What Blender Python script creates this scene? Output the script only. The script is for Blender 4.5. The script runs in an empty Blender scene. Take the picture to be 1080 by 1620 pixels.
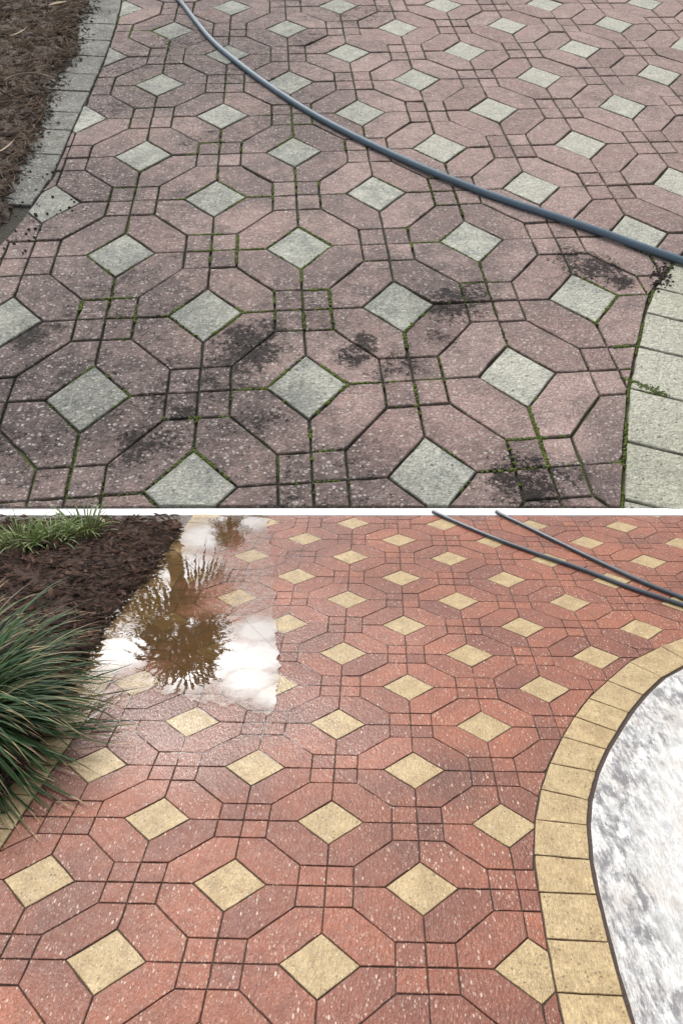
import bpy, bmesh, math, random
import numpy as np
from mathutils import Matrix, Vector, noise as mnoise
random.seed(7)
R = math.radians
SC = bpy.context.scene
COL = SC.collection

# ------------------------------------------------------------------ camera
# camera measured from the paving lattice: focal length 1000 px on a 1080 x 1620 picture, optical centre at (540, 1080)
F, CX, CY = 1000.0, 540.0, 1080.0
H_UP = np.array([[0.3130176369348847, 0.02570435646176343, -0.09939591308288259], [-0.02103993223936695, 0.2910699323783703, -0.3692737622341213], [0.011747268497443198, -0.11318995365291774, 1.0]])
H_LO = np.array([[0.2543298304250397, -0.009836599815350922, -0.03230158900305386], [0.003408235129199657, 0.08437375074057184, 0.9070774668512326], [-0.0014970105680116028, -0.09491122281845635, 1.0]])
S540 = np.array([[540, 0, 540], [0, 540, 810], [0, 0, 1.0]])
KI = np.linalg.inv(np.array([[F, 0, CX], [0, F, CY], [0, 0, 1.0]]))
CAM_H = 1.6
def unit(v): return v / np.linalg.norm(v)
mL = KI @ S540 @ H_LO
nL = unit(np.cross(mL[:, 0], mL[:, 1]))
if nL[1] > 0: nL = -nL                      # up in camera axes (y is down)
fwd = np.array([0, 0, 1.0]); fwd = unit(fwd - nL * (fwd @ nL))
rgt = np.cross(fwd, nL)
RW = np.array([rgt, fwd, nL])               # camera axes -> world axes
CAM = np.array([0, 0, CAM_H])
cd = bpy.data.cameras.new('camera'); cam = bpy.data.objects.new('camera', cd); COL.objects.link(cam)
cd.sensor_fit = 'VERTICAL'; cd.sensor_height = 36.0; cd.sensor_width = 24.0
cd.lens = F / 1620 * 36.0
cd.shift_y = (CY - 810) / 1620
cd.clip_start = 0.05; cd.clip_end = 2000
X, Y, Z = RW @ np.array([1, 0, 0]), RW @ np.array([0, -1, 0]), RW @ np.array([0, 0, -1])
cam.matrix_world = Matrix(((X[0], Y[0], Z[0], 0), (X[1], Y[1], Z[1], 0), (X[2], Y[2], Z[2], CAM_H), (0, 0, 0, 1)))
SC.camera = cam

# ------------------------------------------------------------------ sky, sun, exposure
SUN_EL, SUN_AZ = R(52), R(-28)              # azimuth from +Y towards +X
w = bpy.data.worlds.new("World"); SC.world = w; w.use_nodes = True
nt = w.node_tree; bg = nt.nodes['Background']
sky = nt.nodes.new('ShaderNodeTexSky'); sky.sky_type = 'NISHITA'; sky.sun_disc = False
sky.sun_elevation = SUN_EL; sky.sun_rotation = SUN_AZ
sky.dust_density = 4.0; sky.air_density = 1.0; sky.ozone_density = 1.0
hs = nt.nodes.new('ShaderNodeHueSaturation'); hs.inputs['Saturation'].default_value = 0.22
nt.links.new(sky.outputs[0], hs.inputs['Color'])
tc = nt.nodes.new('ShaderNodeTexCoord'); cn = nt.nodes.new('ShaderNodeTexNoise')
cn.inputs['Scale'].default_value = 3.0; cn.inputs['Detail'].default_value = 6
nt.links.new(tc.outputs['Generated'], cn.inputs['Vector'])
cr = nt.nodes.new('ShaderNodeMapRange'); cr.inputs['From Min'].default_value = .3; cr.inputs['From Max'].default_value = .7
cr.inputs['To Min'].default_value = 0.85; cr.inputs['To Max'].default_value = 1.25
nt.links.new(cn.outputs[0], cr.inputs['Value'])
mx = nt.nodes.new('ShaderNodeVectorMath'); mx.operation = 'SCALE'
nt.links.new(hs.outputs[0], mx.inputs[0]); nt.links.new(cr.outputs[0], mx.inputs['Scale'])
nt.links.new(mx.outputs[0], bg.inputs['Color']); bg.inputs['Strength'].default_value = 0.15
sl = bpy.data.lights.new('sun', 'SUN'); so = bpy.data.objects.new('sun', sl); COL.objects.link(so)
sl.energy = 1.2; sl.angle = R(14); sl.color = (1.0, 0.96, 0.9)
sd = Vector((math.sin(SUN_AZ) * math.cos(SUN_EL), math.cos(SUN_AZ) * math.cos(SUN_EL), math.sin(SUN_EL)))
so.rotation_euler = (-sd).to_track_quat('-Z', 'Y').to_euler(); so.location = sd * 30
SC.view_settings.view_transform = 'Standard'; SC.view_settings.look = 'None'
SC.view_settings.gamma = 1; SC.view_settings.exposure = 0.55

# ------------------------------------------------------------------ the two paved planes
def ray(px, py): return RW @ (KI @ np.array([px, py, 1.0]))
def project(P):
    c = RW.T @ (np.asarray(P, float) - CAM); return c[0] / c[2] * F + CX, c[1] / c[2] * F + CY
class Plane:
    """lattice (u, v) -> metric (s, t) -> world, and picture pixel -> (s, t) where the builder measured"""
    def __init__(self, Hm, thru=None, horizontal=False):
        m = KI @ S540 @ Hm
        A, B, O = RW @ m[:, 0], RW @ m[:, 1], RW @ m[:, 2]
        n = unit(np.cross(A, B)); n = n if n[2] > 0 else -n
        if horizontal: k = -CAM_H / (O @ n)
        else: k = ((thru - CAM) @ n) / (O @ n)
        self.A, self.B, self.O, self.n = A * k, B * k, CAM + O * k, n
        self.e1 = unit(self.A - n * (self.A @ n)); self.e2 = np.cross(n, self.e1)
        self.h = (np.linalg.norm(self.A) + np.linalg.norm(self.B)) / 2
    def st(self, P): d = P - self.O; return np.array([d @ self.e1, d @ self.e2])
    def lat(self, u, v): return self.st(self.O + self.A * u + self.B * v)
    def w(self, st, h=0.0): return self.O + self.e1 * st[0] + self.e2 * st[1] + self.n * h
    def px(self, x, y):
        r = ray(x, y); k = ((self.O - CAM) @ self.n) / (r @ self.n); return self.st(CAM + r * k)
    def wp(self, x, y, h=0.0): return self.w(self.px(x, y), h)
LO = Plane(H_LO, horizontal=True)
KERB_H = 0.022
def ground(px, py, z=0.0):
    r = ray(px, py); return CAM + r * ((z - CAM_H) / r[2])
UP = Plane(H_UP, thru=ground(540, 804, KERB_H))
print('h lower', LO.h, 'h upper', UP.h, 'slope', math.degrees(math.acos(UP.n[2])))

# ------------------------------------------------------------------ helpers
def tag(o, label=None, cat=None, group=None, kind=None):
    if label: o['label'] = label
    if cat: o['category'] = cat
    if group: o['group'] = group
    if kind: o['kind'] = kind
    return o
def obj(name, verts, faces, mats, parent=None, tones=None, midx=None, smooth=False):
    me = bpy.data.meshes.new(name); me.from_pydata([tuple(map(float, v)) for v in verts], [], faces)
    for m in (mats if isinstance(mats, (list, tuple)) else [mats]): me.materials.append(m)
    if midx is not None: me.polygons.foreach_set('material_index', midx)
    if tones is not None:                                # one random tone per paver / blade
        ca = me.attributes.new('tone', 'FLOAT_COLOR', 'POINT')
        ca.data.foreach_set('color', np.array([(*t, 1.0) for t in tones], 'f').ravel())
    if smooth: me.polygons.foreach_set('use_smooth', [True] * len(me.polygons))
    me.update()
    o = bpy.data.objects.new(name, me); COL.objects.link(o)
    if parent: o.parent = parent; o.matrix_parent_inverse = parent.matrix_world.inverted()
    return o
def empty(name, loc=(0, 0, 0)):
    o = bpy.data.objects.new(name, None); COL.objects.link(o); o.location = tuple(map(float, loc))
    o.matrix_world = Matrix.Translation(Vector(tuple(map(float, loc)))); o.empty_display_size = .1
    return o
class MB:
    def __init__(s): s.v = []; s.f = []; s.t = []; s.m = []
    def add(s, vs, fs, tone=(0.5, 0.5, 0.5), m=0):
        b = len(s.v); s.v += list(vs); s.f += [[i + b for i in f] for f in fs]; s.t += [tone] * len(vs); s.m += [m] * len(fs)
    def build(s, name, mats, parent=None, smooth=False):
        return obj(name, s.v, s.f, mats, parent, s.t, s.m, smooth)

# ---- material toolkit
class NT:
    def __init__(s, name):
        s.m = bpy.data.materials.new(name); s.m.use_nodes = True; s.t = s.m.node_tree; s.n = s.t.nodes
        s.b = s.n['Principled BSDF']; s.out = s.n['Material Output']
        s.pos = s.n.new('ShaderNodeNewGeometry').outputs['Position']
    def L(s, a, b): s.t.links.new(a, b)
    def put(s, sock, v):
        if isinstance(v, bpy.types.NodeSocket): s.L(v, sock)
        elif isinstance(v, (tuple, list)) and len(v) == 3 and sock.type == 'RGBA': sock.default_value = (*v, 1)
        else: sock.default_value = v
    def math(s, op, a, b=0.0, c=None, clamp=False):
        n = s.n.new('ShaderNodeMath'); n.operation = op; n.use_clamp = clamp; s.put(n.inputs[0], a); s.put(n.inputs[1], b)
        if c is not None: s.put(n.inputs[2], c)
        return n.outputs[0]
    def noise(s, scale, detail=4, rough=.55, dist=0.0, vec=None, color=False):
        n = s.n.new('ShaderNodeTexNoise'); n.inputs['Scale'].default_value = scale; n.inputs['Detail'].default_value = detail
        n.inputs['Roughness'].default_value = rough; n.inputs['Distortion'].default_value = dist
        s.L(vec or s.pos, n.inputs['Vector']); return n.outputs['Color' if color else 0]
    def ramp(s, v, lo, hi, a=0.0, b=1.0, smooth=False):
        n = s.n.new('ShaderNodeMapRange'); s.put(n.inputs['Value'], v)
        if smooth: n.interpolation_type = 'SMOOTHSTEP'
        for k, x in zip(('From Min', 'From Max', 'To Min', 'To Max'), (lo, hi, a, b)): s.put(n.inputs[k], x)
        return n.outputs[0]
    def mix(s, f, a, b, mode='MIX'):
        n = s.n.new('ShaderNodeMix'); n.data_type = 'RGBA'; n.blend_type = mode
        s.put(n.inputs[0], f); s.put(n.inputs[6], a); s.put(n.inputs[7], b); return n.outputs[2]
    def shift(s, d):
        v = s.n.new('ShaderNodeVectorMath'); v.operation = 'ADD'; s.L(s.pos, v.inputs[0]); v.inputs[1].default_value = (d, d, d); return v.outputs[0]
    def stretch(s, ang, sx, sy):
        v = s.n.new('ShaderNodeMapping'); s.L(s.pos, v.inputs[0]); v.inputs['Rotation'].default_value = (0, 0, ang); v.inputs['Scale'].default_value = (sx, sy, 1); return v.outputs[0]
    def tone(s):
        a = s.n.new('ShaderNodeAttribute'); a.attribute_name = 'tone'
        x = s.n.new('ShaderNodeSeparateColor'); s.L(a.outputs['Color'], x.inputs[0]); return x.outputs
    def chips(s, scale, keep, size, vec=None):
        """aggregate chips: some voronoi cells carry a pale stone smaller than the cell. returns mask, random"""
        v = s.n.new('ShaderNodeTexVoronoi'); v.inputs['Scale'].default_value = scale; s.L(vec or s.pos, v.inputs['Vector'])
        c = s.n.new('ShaderNodeSeparateColor'); s.L(v.outputs['Color'], c.inputs[0])
        on = s.math('GREATER_THAN', c.outputs[0], 1 - keep)
        r = s.math('MULTIPLY_ADD', c.outputs[1], size * .8, size * .3)
        dd = s.math('ADD', v.outputs['Distance'], s.math('MULTIPLY_ADD', s.noise(scale * 2.5, 2), .25, -.12))
        inside = s.ramp(s.math('SUBTRACT', r, dd), 0, .06)
        return s.math('MULTIPLY', on, inside), c.outputs[2]
    def spots(s, pts, wob=.35, nscale=3.0):
        """sum of soft round patches at world points (x, y, z, radius, strength), ragged by noise"""
        tot = None; nz = s.math('MULTIPLY_ADD', s.noise(nscale, 5, .65), wob * 2, -wob)
        for (x, y, z, r, k) in pts:
            n = s.n.new('ShaderNodeVectorMath'); n.operation = 'DISTANCE'; s.L(s.pos, n.inputs[0]); n.inputs[1].default_value = (x, y, z)
            d = s.math('ADD', s.math('DIVIDE', n.outputs['Value'], r), nz)
            f = s.ramp(d, 1.0, .35, 0, k)
            tot = f if tot is None else s.math('MAXIMUM', tot, f)
        return tot
    def bump(s, h, dist, strength=1.0):
        n = s.n.new('ShaderNodeBump'); n.inputs['Distance'].default_value = dist; n.inputs['Strength'].default_value = strength
        s.L(h, n.inputs['Height']); s.L(n.outputs[0], s.b.inputs['Normal']); return n
    def set(s, **k):
        for a, v in k.items(): s.put(s.b.inputs[a.replace('_', ' ')], v)
        return s.m

def spot_list(plane, lst):
    return [(*[float(q) for q in plane.wp(x, y)], r, k) for (x, y, r, k) in lst]

# black algae and soil stains of the weathered patio (picture position, radius in metres, strength)
ALGAE = spot_list(UP, [(430, 520, .2, .9), (370, 525, .18, .9), (395, 580, .22, .8), (285, 655, .2, .9), (215, 715, .22, .8), (180, 740, .2, .5), (700, 530, .2, .7), (745, 455, .2, .7), (600, 590, .2, .7), (575, 535, .16, .8), (830, 735, .2, .8), (905, 755, .25, .7), (985, 445, .2, .9), (905, 405, .25, .7), (330, 600, .2, .7), (90, 520, .2, .8), (400, 545, .42, 1), (345, 575, .3, .7), (720, 480, .45, .9), (640, 575, .28, .6), (245, 690, .36, .8), (560, 560, .25, .8),
    (60, 530, .3, .9), (845, 765, .35, .95), (410, 665, .25, .6), (950, 425, .4, .9), (180, 170, .5, .6), (330, 215, .5, .5),
    (560, 20, .8, .5), (290, 60, .7, .6), (470, 140, .45, .45), (270, 640, .25, .6), (115, 560, .4, .3), (480, 60, .6, .5), (210, 100, .7, .5), (30, 700, .4, .5)])
DARKZONE = spot_list(UP, [(330, 90, 2.2, .75), (480, 200, 1.2, .45), (250, 330, 1.0, .5), (700, 470, .7, .6), (60, 640, 1.5, 1), (180, 480, 1.3, .85), (100, 300, 1.3, .8), (330, 640, 1.2, .9), (520, 790, 1.0, .8), (220, 120, 1.8, .7), (850, 800, .7, .5), (480, 500, .8, .6)])
PINK = spot_list(UP, [(400, 345, .35, .8), (300, 440, .2, .4), (560, 640, .25, .5), (900, 690, .3, .7), (720, 650, .4, .5), (620, 680, .25, .5), (740, 500, .2, .5), (410, 580, .3, .35)])

LIGHTZONE = spot_list(UP, [(1000, 560, 1.3, .9), (1000, 250, 3.0, 1), (760, 200, 2.2, .8), (900, 60, 4.5, .9), (820, 560, .9, .6)])
def weathered(name, pale=False, border=False, grey=False):
    n = NT(name); k = .62 / UP.h                         # texture scales follow the paver size
    t = n.tone()
    big = n.noise(1.1 * k, 4); mid = n.noise(7 * k, 5, .65); fine = n.ramp(n.noise(75 * k, 2, .8), .36, .64); med = n.ramp(n.noise(34 * k, 3, .7), .36, .64)
    dz = n.spots(DARKZONE, .3, .8); al = n.math('MAXIMUM', n.spots(ALGAE, 1.0, 2.6 * k), n.math('MULTIPLY', dz, .42)); lz = n.spots(LIGHTZONE, .3, .8)
    if pale:
        base = n.mix(n.ramp(mid, .42, .58), (.47, .48, .42), (.72, .71, .60))
        if border: base = n.mix(.6, base, (.66, .64, .47))
        if grey: base = n.mix(n.ramp(n.noise(3.5 * k, 5, .75), .4, .6, .55, .95), base, n.mix(n.ramp(n.noise(9 * k, 5, .8), .42, .6), (.30, .29, .26), (.11, .095, .075)))
        base = n.mix(n.ramp(t[0], 0, 1, 0, .3), base, (.24, .27, .24))
        base = n.mix(n.math('MULTIPLY', dz, .6), base, (.20, .205, .19))
        base = n.mix(n.math('MULTIPLY', lz, .75), base, (.72, .70, .58))
    else:
        clean = n.mix(t[0], (.44, .30, .265), (.57, .41, .365))
        grime = n.mix(t[1], (.10, .084, .083), (.185, .150, .143))
        g = n.ramp(n.math('ADD', n.math('MULTIPLY_ADD', big, .5, n.math('MULTIPLY', mid, .5)), n.math('MULTIPLY_ADD', t[1], .14, -.07)), .40, .58)
        g = n.math('MAXIMUM', n.math('MULTIPLY_ADD', g, .6, .12), n.math('MULTIPLY', dz, n.ramp(mid, .3, .6, 1, .72)))
        g = n.math('SUBTRACT', g, n.math('MAXIMUM', n.spots(PINK, .5, 2.2), n.math('MULTIPLY', lz, .5)), clamp=True)
        base = n.mix(g, clean, grime)
        base = n.mix(n.math('MULTIPLY', n.ramp(n.noise(13 * k, 5, .78), .46, .58), n.math('MULTIPLY_ADD', dz, .45, .2)), base, (.05, .043, .043))
    base = n.mix(n.math('MULTIPLY', fine, .65), base, n.mix(.66, base, (.02, .017, .017)), 'MIX')
    base = n.mix(n.math('MULTIPLY', med, .3 if not pale else .45), base, n.mix(.55, base, (.04, .04, .035)))
    gn = n.math('MULTIPLY_ADD', n.noise(34 * k, 4, .9), .75, n.math('MULTIPLY', n.noise(8 * k, 4, .7), .3))
    alg = n.ramp(n.math('MULTIPLY_ADD', al, .20, gn), .635, .69)
    alg = n.math('MULTIPLY', alg, n.ramp(al, .02, .12))
    alg = n.math('MULTIPLY', alg, .4 if pale else .93)
    base = n.mix(n.math('MULTIPLY', n.ramp(al, 0, .8), .12 if pale else .32), base, (.075, .052, .042))
    c1, r1 = n.chips(36 * k, .42, .36); c2, r2 = n.chips(58 * k, .7, .44)
    cc = n.mix(r1, (.80, .77, .72), (.44, .37, .33)) if not pale else n.mix(r1, (.78, .78, .70), (.40, .38, .30))
    cf = n.math('MAXIMUM', n.math('MULTIPLY', c1, n.ramp(r1, 0, 1, .45, 1)), n.math('MULTIPLY', c2, n.ramp(r2, 0, 1, .2, .8)))
    base = n.mix(n.math('MULTIPLY', cf, n.math('MULTIPLY_ADD', dz, .16, .62)), base, cc)
    base = n.mix(alg, base, (.016, .013, .012))
    if pale:
        c3, r3 = n.chips(34 * k, .3, .3, n.shift(3.3)); base = n.mix(n.math('MULTIPLY', c3, .65), base, (.085, .08, .065))
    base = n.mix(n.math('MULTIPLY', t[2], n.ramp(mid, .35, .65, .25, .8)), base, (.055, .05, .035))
    hgt = n.math('ADD', n.math('MULTIPLY', fine, .4), n.math('MULTIPLY', med, .5))
    n.bump(hgt, .008 / k, .8)
    return n.set(Base_Color=base, Roughness=.88, Specular_IOR_Level=.25)

SHEEN = spot_list(LO, [(430, 860, .7, 1), (440, 980, .6, 1), (420, 1110, .5, 1), (300, 1140, .45, 1), (200, 1130, .35, 1), (560, 1000, .5, .6), (540, 1150, .4, .5)])
WETMARK = spot_list(LO, [(720, 1235, .22, .8), (640, 1330, .2, .5), (610, 930, .35, .5), (350, 1220, .2, .5), (590, 1270, .2, .4), (300, 1110, .3, .6), (420, 1130, .25, .6), (470, 1000, .3, .45), (470, 880, .4, .45), (200, 1120, .25, .7), (120, 1200, .3, .6), (150, 1430, .3, .5), (880, 1180, .2, .5), (820, 1290, .25, .5)])
def cleaned(name, pale=False):
    n = NT(name); k = .28 / LO.h
    t = n.tone(); big = n.noise(2.2 * k, 4); mid = n.noise(12 * k, 5, .65); fine = n.ramp(n.noise(130 * k, 2, .8), .36, .64); med = n.ramp(n.noise(55 * k, 3, .7), .36, .64)
    sv = n.stretch(R(12), 1.25, .55)                     # aggregate stretched so its pale colour also paints the wet specular streaks
    if pale:
        base = n.mix(n.ramp(mid, .38, .62), (.44, .31, .155), (.63, .47, .25))
        base = n.mix(n.ramp(t[0], 0, 1, 0, .4), base, (.48, .37, .20))
    else:
        base = n.mix(n.ramp(n.math('MULTIPLY_ADD', t[0], .55, n.math('MULTIPLY', n.ramp(big, .35, .65), .4)), .15, .85), (.235, .084, .056), (.415, .142, .080))
        base = n.mix(n.ramp(mid, .45, .65, 0, .35), base, (.17, .075, .057))
        base = n.mix(n.math('MULTIPLY', n.spots(WETMARK, .5, 7), .6), base, (.08, .045, .036))
    base = n.mix(n.math('MULTIPLY', fine, .5), base, n.mix(.6, base, (.03, .015, .012)))
    base = n.mix(n.math('MULTIPLY', med, .35), base, n.mix(.55, base, (.05, .03, .02)))
    c1, r1 = n.chips(85 * k, .5, .38, sv); c2, r2 = n.chips(130 * k, .7, .46, sv)
    cf = n.math('MAXIMUM', n.math('MULTIPLY', c1, n.ramp(r1, 0, 1, .1, .9)), n.math('MULTIPLY', c2, n.ramp(r2, 0, 1, .1, .7)))
    cc = n.mix(r1, (.56, .36, .27), (.72, .56, .46)) if not pale else n.mix(r1, (.78, .70, .52), (.55, .42, .24))
    base = n.mix(n.math('MULTIPLY', cf, .75), base, cc)
    if pale:
        c3, r3 = n.chips(75 * k, .35, .34, n.shift(3.3)); base = n.mix(n.math('MULTIPLY', c3, .65), base, (.12, .085, .045))
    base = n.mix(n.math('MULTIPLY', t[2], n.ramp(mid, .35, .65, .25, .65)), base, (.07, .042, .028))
    hgt = n.math('ADD', n.math('MULTIPLY', n.noise(80 * k, 3, .7, vec=sv), 1.0), n.math('MULTIPLY', cf, .35))
    n.bump(hgt, .005 / k, .9)
    return n.set(Base_Color=base, Roughness=n.math('MULTIPLY_ADD', n.spots(SHEEN, .3, 3), -.24, n.ramp(n.noise(30 * k, 4, .6), .35, .65, .27, .5)), Specular_IOR_Level=n.math('MULTIPLY_ADD', n.spots(SHEEN, .3, 3), .3, .33))

def joint_mat(name, mossy, k):
    n = NT(name)
    fine = n.noise(90 * k, 4, .7)
    dark = n.mix(fine, (.012, .011, .007), (.07, .062, .04)) if mossy else n.mix(fine, (.03, .018, .014), (.10, .065, .045))
    g = n.mix(n.noise(60 * k, 3), (.035, .055, .008), (.12, .17, .02))
    m = n.ramp(n.noise(2.6 * k, 5, .7), *((.52, .6) if mossy else (.64, .72)))
    base = n.mix(n.math('MULTIPLY', m, .95 if mossy else .5), dark, g)
    n.bump(fine, .01 / k, 1)
    return n.set(Base_Color=base, Roughness=.95 if mossy else .45)

M_WR, M_WP, M_WB = weathered('weathered_red_paver'), weathered('weathered_pale_paver', True), weathered('pale_border_paver', True, True)
M_CR, M_CP = cleaned('clean_red_paver'), cleaned('clean_tan_paver', True)
M_JU, M_JL = joint_mat('mossy_joint', True, .28 / UP.h * 1.0), joint_mat('wet_joint', False, 1.0)

# ------------------------------------------------------------------ polygon tools (convex, counter-clockwise, metric plane coordinates)
def area(p): return .5 * sum(p[i][0] * p[(i + 1) % len(p)][1] - p[(i + 1) % len(p)][0] * p[i][1] for i in range(len(p)))
def clip(poly, p, n):
    out = []
    for i in range(len(poly)):
        a, b = poly[i], poly[(i + 1) % len(poly)]; da, db = (a - p) @ n, (b - p) @ n
        if da <= 0: out.append(a)
        if (da < 0 < db) or (db < 0 < da): out.append(a + (b - a) * (da / (da - db)))
    return out
def dedupe(p, e=1e-4):
    o = []
    for q in p:
        if not o or np.linalg.norm(q - o[-1]) > e: o.append(q)
    if len(o) > 1 and np.linalg.norm(o[0] - o[-1]) < e: o.pop()
    return o
def inset(poly, d):
    cen = sum(poly) / len(poly); out = list(poly)
    for i in range(len(poly)):
        a, b = poly[i], poly[(i + 1) % len(poly)]; e = unit(b - a); nn = np.array([e[1], -e[0]])
        out = clip(out, a - nn * d, nn)
        if len(out) < 3: return []
    return out
def cut(poly, lines, gap):
    """cut a paver along the nearest piece of each boundary line; 'side' is the sign of the waste side"""
    for pts, side in lines:
        c = sum(poly) / len(poly); best = None
        for a, b in zip(pts[:-1], pts[1:]):
            e = b - a; tt = min(1, max(0, (c - a) @ e / (e @ e))); dd = np.linalg.norm(c - a - e * tt)
            if best is None or dd < best[0] - 1e-9: best = (dd, a, unit(e))
        nn = np.array([best[2][1], -best[2][0]]) * side
        poly = dedupe(clip(poly, best[1] - nn * gap, nn))
        if len(poly) < 3: return []
    return poly
def paver(mb, plane, poly, gap, bev, drop, depth, tone, m=0, tilt=0.0):
    """a stone with chamfered, slightly worn edges: foot ring, shoulder ring, top face"""
    if area(poly) < 0: poly = poly[::-1]
    poly = dedupe(poly)
    a = inset(poly, gap)
    if len(a) < 3: return False
    # worn outline: subdivide and jitter the edges a little
    def worn(p):
        o = []
        for i in range(len(p)):
            q, r = p[i], p[(i + 1) % len(p)]; L = np.linalg.norm(r - q); k = max(1, int(L / (plane.h * .11)))
            for j in range(k):
                o.append(q + (r - q) * (j / k))
        return o
    a = worn(a); cen = sum(a) / len(a); N = len(a)
    def near(q, d):                                   # pull towards the middle by d
        v = cen - q; L = np.linalg.norm(v); return q + v * min(.8, d / max(L, 1e-6))
    jit = lambda s: np.array([random.uniform(-s, s), random.uniform(-s, s)])
    a = [q + jit(bev * (.9 if random.random() < .06 else .35)) for q in a]
    b = [near(q, bev * 1.25) + jit(bev * .18) for q in a]
    zz = random.uniform(-tilt, tilt); gx, gy = random.uniform(-tilt, tilt) / plane.h, random.uniform(-tilt, tilt) / plane.h
    H = lambda q: zz + gx * (q[0] - cen[0]) * 2 + gy * (q[1] - cen[1]) * 2
    mid = [near(q, bev * .45) for q in a]
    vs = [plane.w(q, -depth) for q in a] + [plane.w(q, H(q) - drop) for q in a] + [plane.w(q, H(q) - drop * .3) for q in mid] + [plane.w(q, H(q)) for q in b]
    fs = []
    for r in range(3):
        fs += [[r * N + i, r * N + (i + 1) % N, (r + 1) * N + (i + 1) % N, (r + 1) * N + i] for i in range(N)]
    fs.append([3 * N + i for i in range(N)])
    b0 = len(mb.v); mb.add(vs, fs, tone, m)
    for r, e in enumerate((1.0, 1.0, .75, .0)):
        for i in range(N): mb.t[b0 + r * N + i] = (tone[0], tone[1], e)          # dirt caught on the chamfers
    return True

D, S_ = .38, .29
def lattice(umin, umax, vmin, vmax):
    """yields (kind, polygon in lattice coordinates)"""
    for i in range(umin, umax + 1):
        for j in range(vmin, vmax + 1):
            if (i + j) % 2 == 0:
                yield 'diamond', [(i - D, j), (i, j - D), (i + D, j), (i, j + D)]
            else:
                for a in (0, 1):
                    for b in (0, 1):
                        x, y = i - S_ * a, j - S_ * b; yield 'square', [(x, y), (x + S_, y), (x + S_, y + S_), (x, y + S_)]
            A = [(D, 0), (1 - S_, 0), (1 - S_, S_), (S_, 1 - S_), (0, 1 - S_), (0, D)]
            B = [(1 - x, 1 - y) for x, y in A]
            for P in (A, B):
                if (i + j) % 2: P = [(1 - x, y) for x, y in P]
                yield 'long', [(i + x, j + y) for x, y in P]

def pl(plane, pts): return [plane.px(x, y) for x, y in pts]
def resample(pts, step):
    out = [pts[0]]; acc = 0
    L = [np.linalg.norm(b - a) for a, b in zip(pts[:-1], pts[1:])]; tot = sum(L); n = max(1, round(tot / step))
    for k in range(1, n + 1):
        d = tot * k / n; q = 0
        for a, b, l in zip(pts[:-1], pts[1:], L):
            if d <= q + l + 1e-9: out.append(a + (b - a) * ((d - q) / l)); break
            q += l
    return out

# ------------------------------------------------------------------ boundaries, measured in the picture
UL_EDGE = [(206, -80), (190, 13), (184, 39), (176, 65), (167, 90), (155, 118), (143, 145), (127, 178), (114, 206), (98, 245), (80, 284), (50, 325), (18, 366), (-30, 420)]
UR_EDGE = [(1105, 372), (1064, 418), (1035, 455), (1020, 495), (1008, 548), (994, 614), (989, 698), (985, 790), (981, 880)]
LL_EDGE = [(356, 806), (350, 815), (290, 905), (175, 1080), (56, 1260), (0, 1345), (-60, 1440)]
LR_IN = [(1560, 912), (1400, 933), (1260, 957), (1150, 985), (1098, 1002), (1045, 1023), (994, 1048), (960, 1077), (930, 1105), (908, 1134), (889, 1166), (869, 1208), (855, 1249), (846, 1297), (844, 1353), (852, 1412), (864, 1486), (880, 1571), (900, 1665), (925, 1780)]
LR_OUT = [(1600, 938), (1440, 960), (1300, 984), (1190, 1016), (1140, 1032), (1090, 1048), (1046, 1072), (1016, 1100), (994, 1128), (975, 1158), (958, 1186), (942, 1222), (930, 1266), (928, 1306), (932, 1361), (943, 1416), (962, 1491), (985, 1576), (1015, 1670), (1050, 1780)]

# ------------------------------------------------------------------ kerb between the two patios
M_KERB = NT('white_kerb'); _n = M_KERB
M_KERB = _n.set(Base_Color=_n.mix(_n.noise(14, 4), (.90, .90, .89), (.95, .95, .94)), Roughness=.6)
kv = []; kx = [-900, -200, 300, 540, 800, 1300, 2000]
for x in kx:
    back = UP.wp(x, 804.5); f0 = ground(x, 815)
    ft = f0 + np.array([0, .05, KERB_H * .9])
    kv += [f0 + np.array([0, 0, -.08]), f0 + np.array([0, 0, 0.0]), ft, back + UP.n * .001, back + np.array([0, .02, -.1])]
kf = []
for i in range(len(kx) - 1):
    for j in range(4): kf.append([i * 5 + j, i * 5 + 5 + j, i * 5 + 6 + j, i * 5 + 1 + j])
kf.append([0, 1, 2, 3, 4]); b = (len(kx) - 1) * 5; kf.append([b + 4, b + 3, b + 2, b + 1, b])
tag(obj('kerb', kv, kf, M_KERB), 'thin white kerb running between the lower red patio and the sloping grey patio', kind='structure')

# ------------------------------------------------------------------ upper, weathered patio
KU = [UP.px(x, 803) for x in (-900, 2000)]
KL = [LO.px(x, 816) for x in (-900, 2000)]
def side_of(line, inside):
    a, b = line[0], line[-1]; e = unit(b - a); nn = np.array([e[1], -e[0]]); return -1 if (inside - a) @ nn > 0 else 1
def build_patio(plane, name, label, lines, rng, mats, ylim, gap, bev, drop, depth, tilt, jm, pale_name, pale_label):
    root = MB(); pale = []
    for kind, P in lattice(*rng):
        st = [plane.lat(*p) for p in P]; c = sum(st) / len(st); wx, wy = project(plane.w(c))
        if not (-330 < wx < 1420 and ylim[0] < wy < ylim[1]): continue
        if area(st) < 0: st = st[::-1]
        q = cut(st, lines, gap * .6)
        if len(q) < 3 or abs(area(q)) < .02 * abs(area(st)): continue
        tone = (random.random(), random.random(), random.random())
        if kind == 'diamond':
            mb = MB()
            if paver(mb, plane, q, gap, bev, drop, depth, tone, 0, tilt): pale.append(mb)
        else: paver(root, plane, q, gap, bev, drop, depth, tone, 0, tilt)
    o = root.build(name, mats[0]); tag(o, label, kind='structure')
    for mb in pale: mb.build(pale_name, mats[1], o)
    return o
g = UP.h
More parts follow.
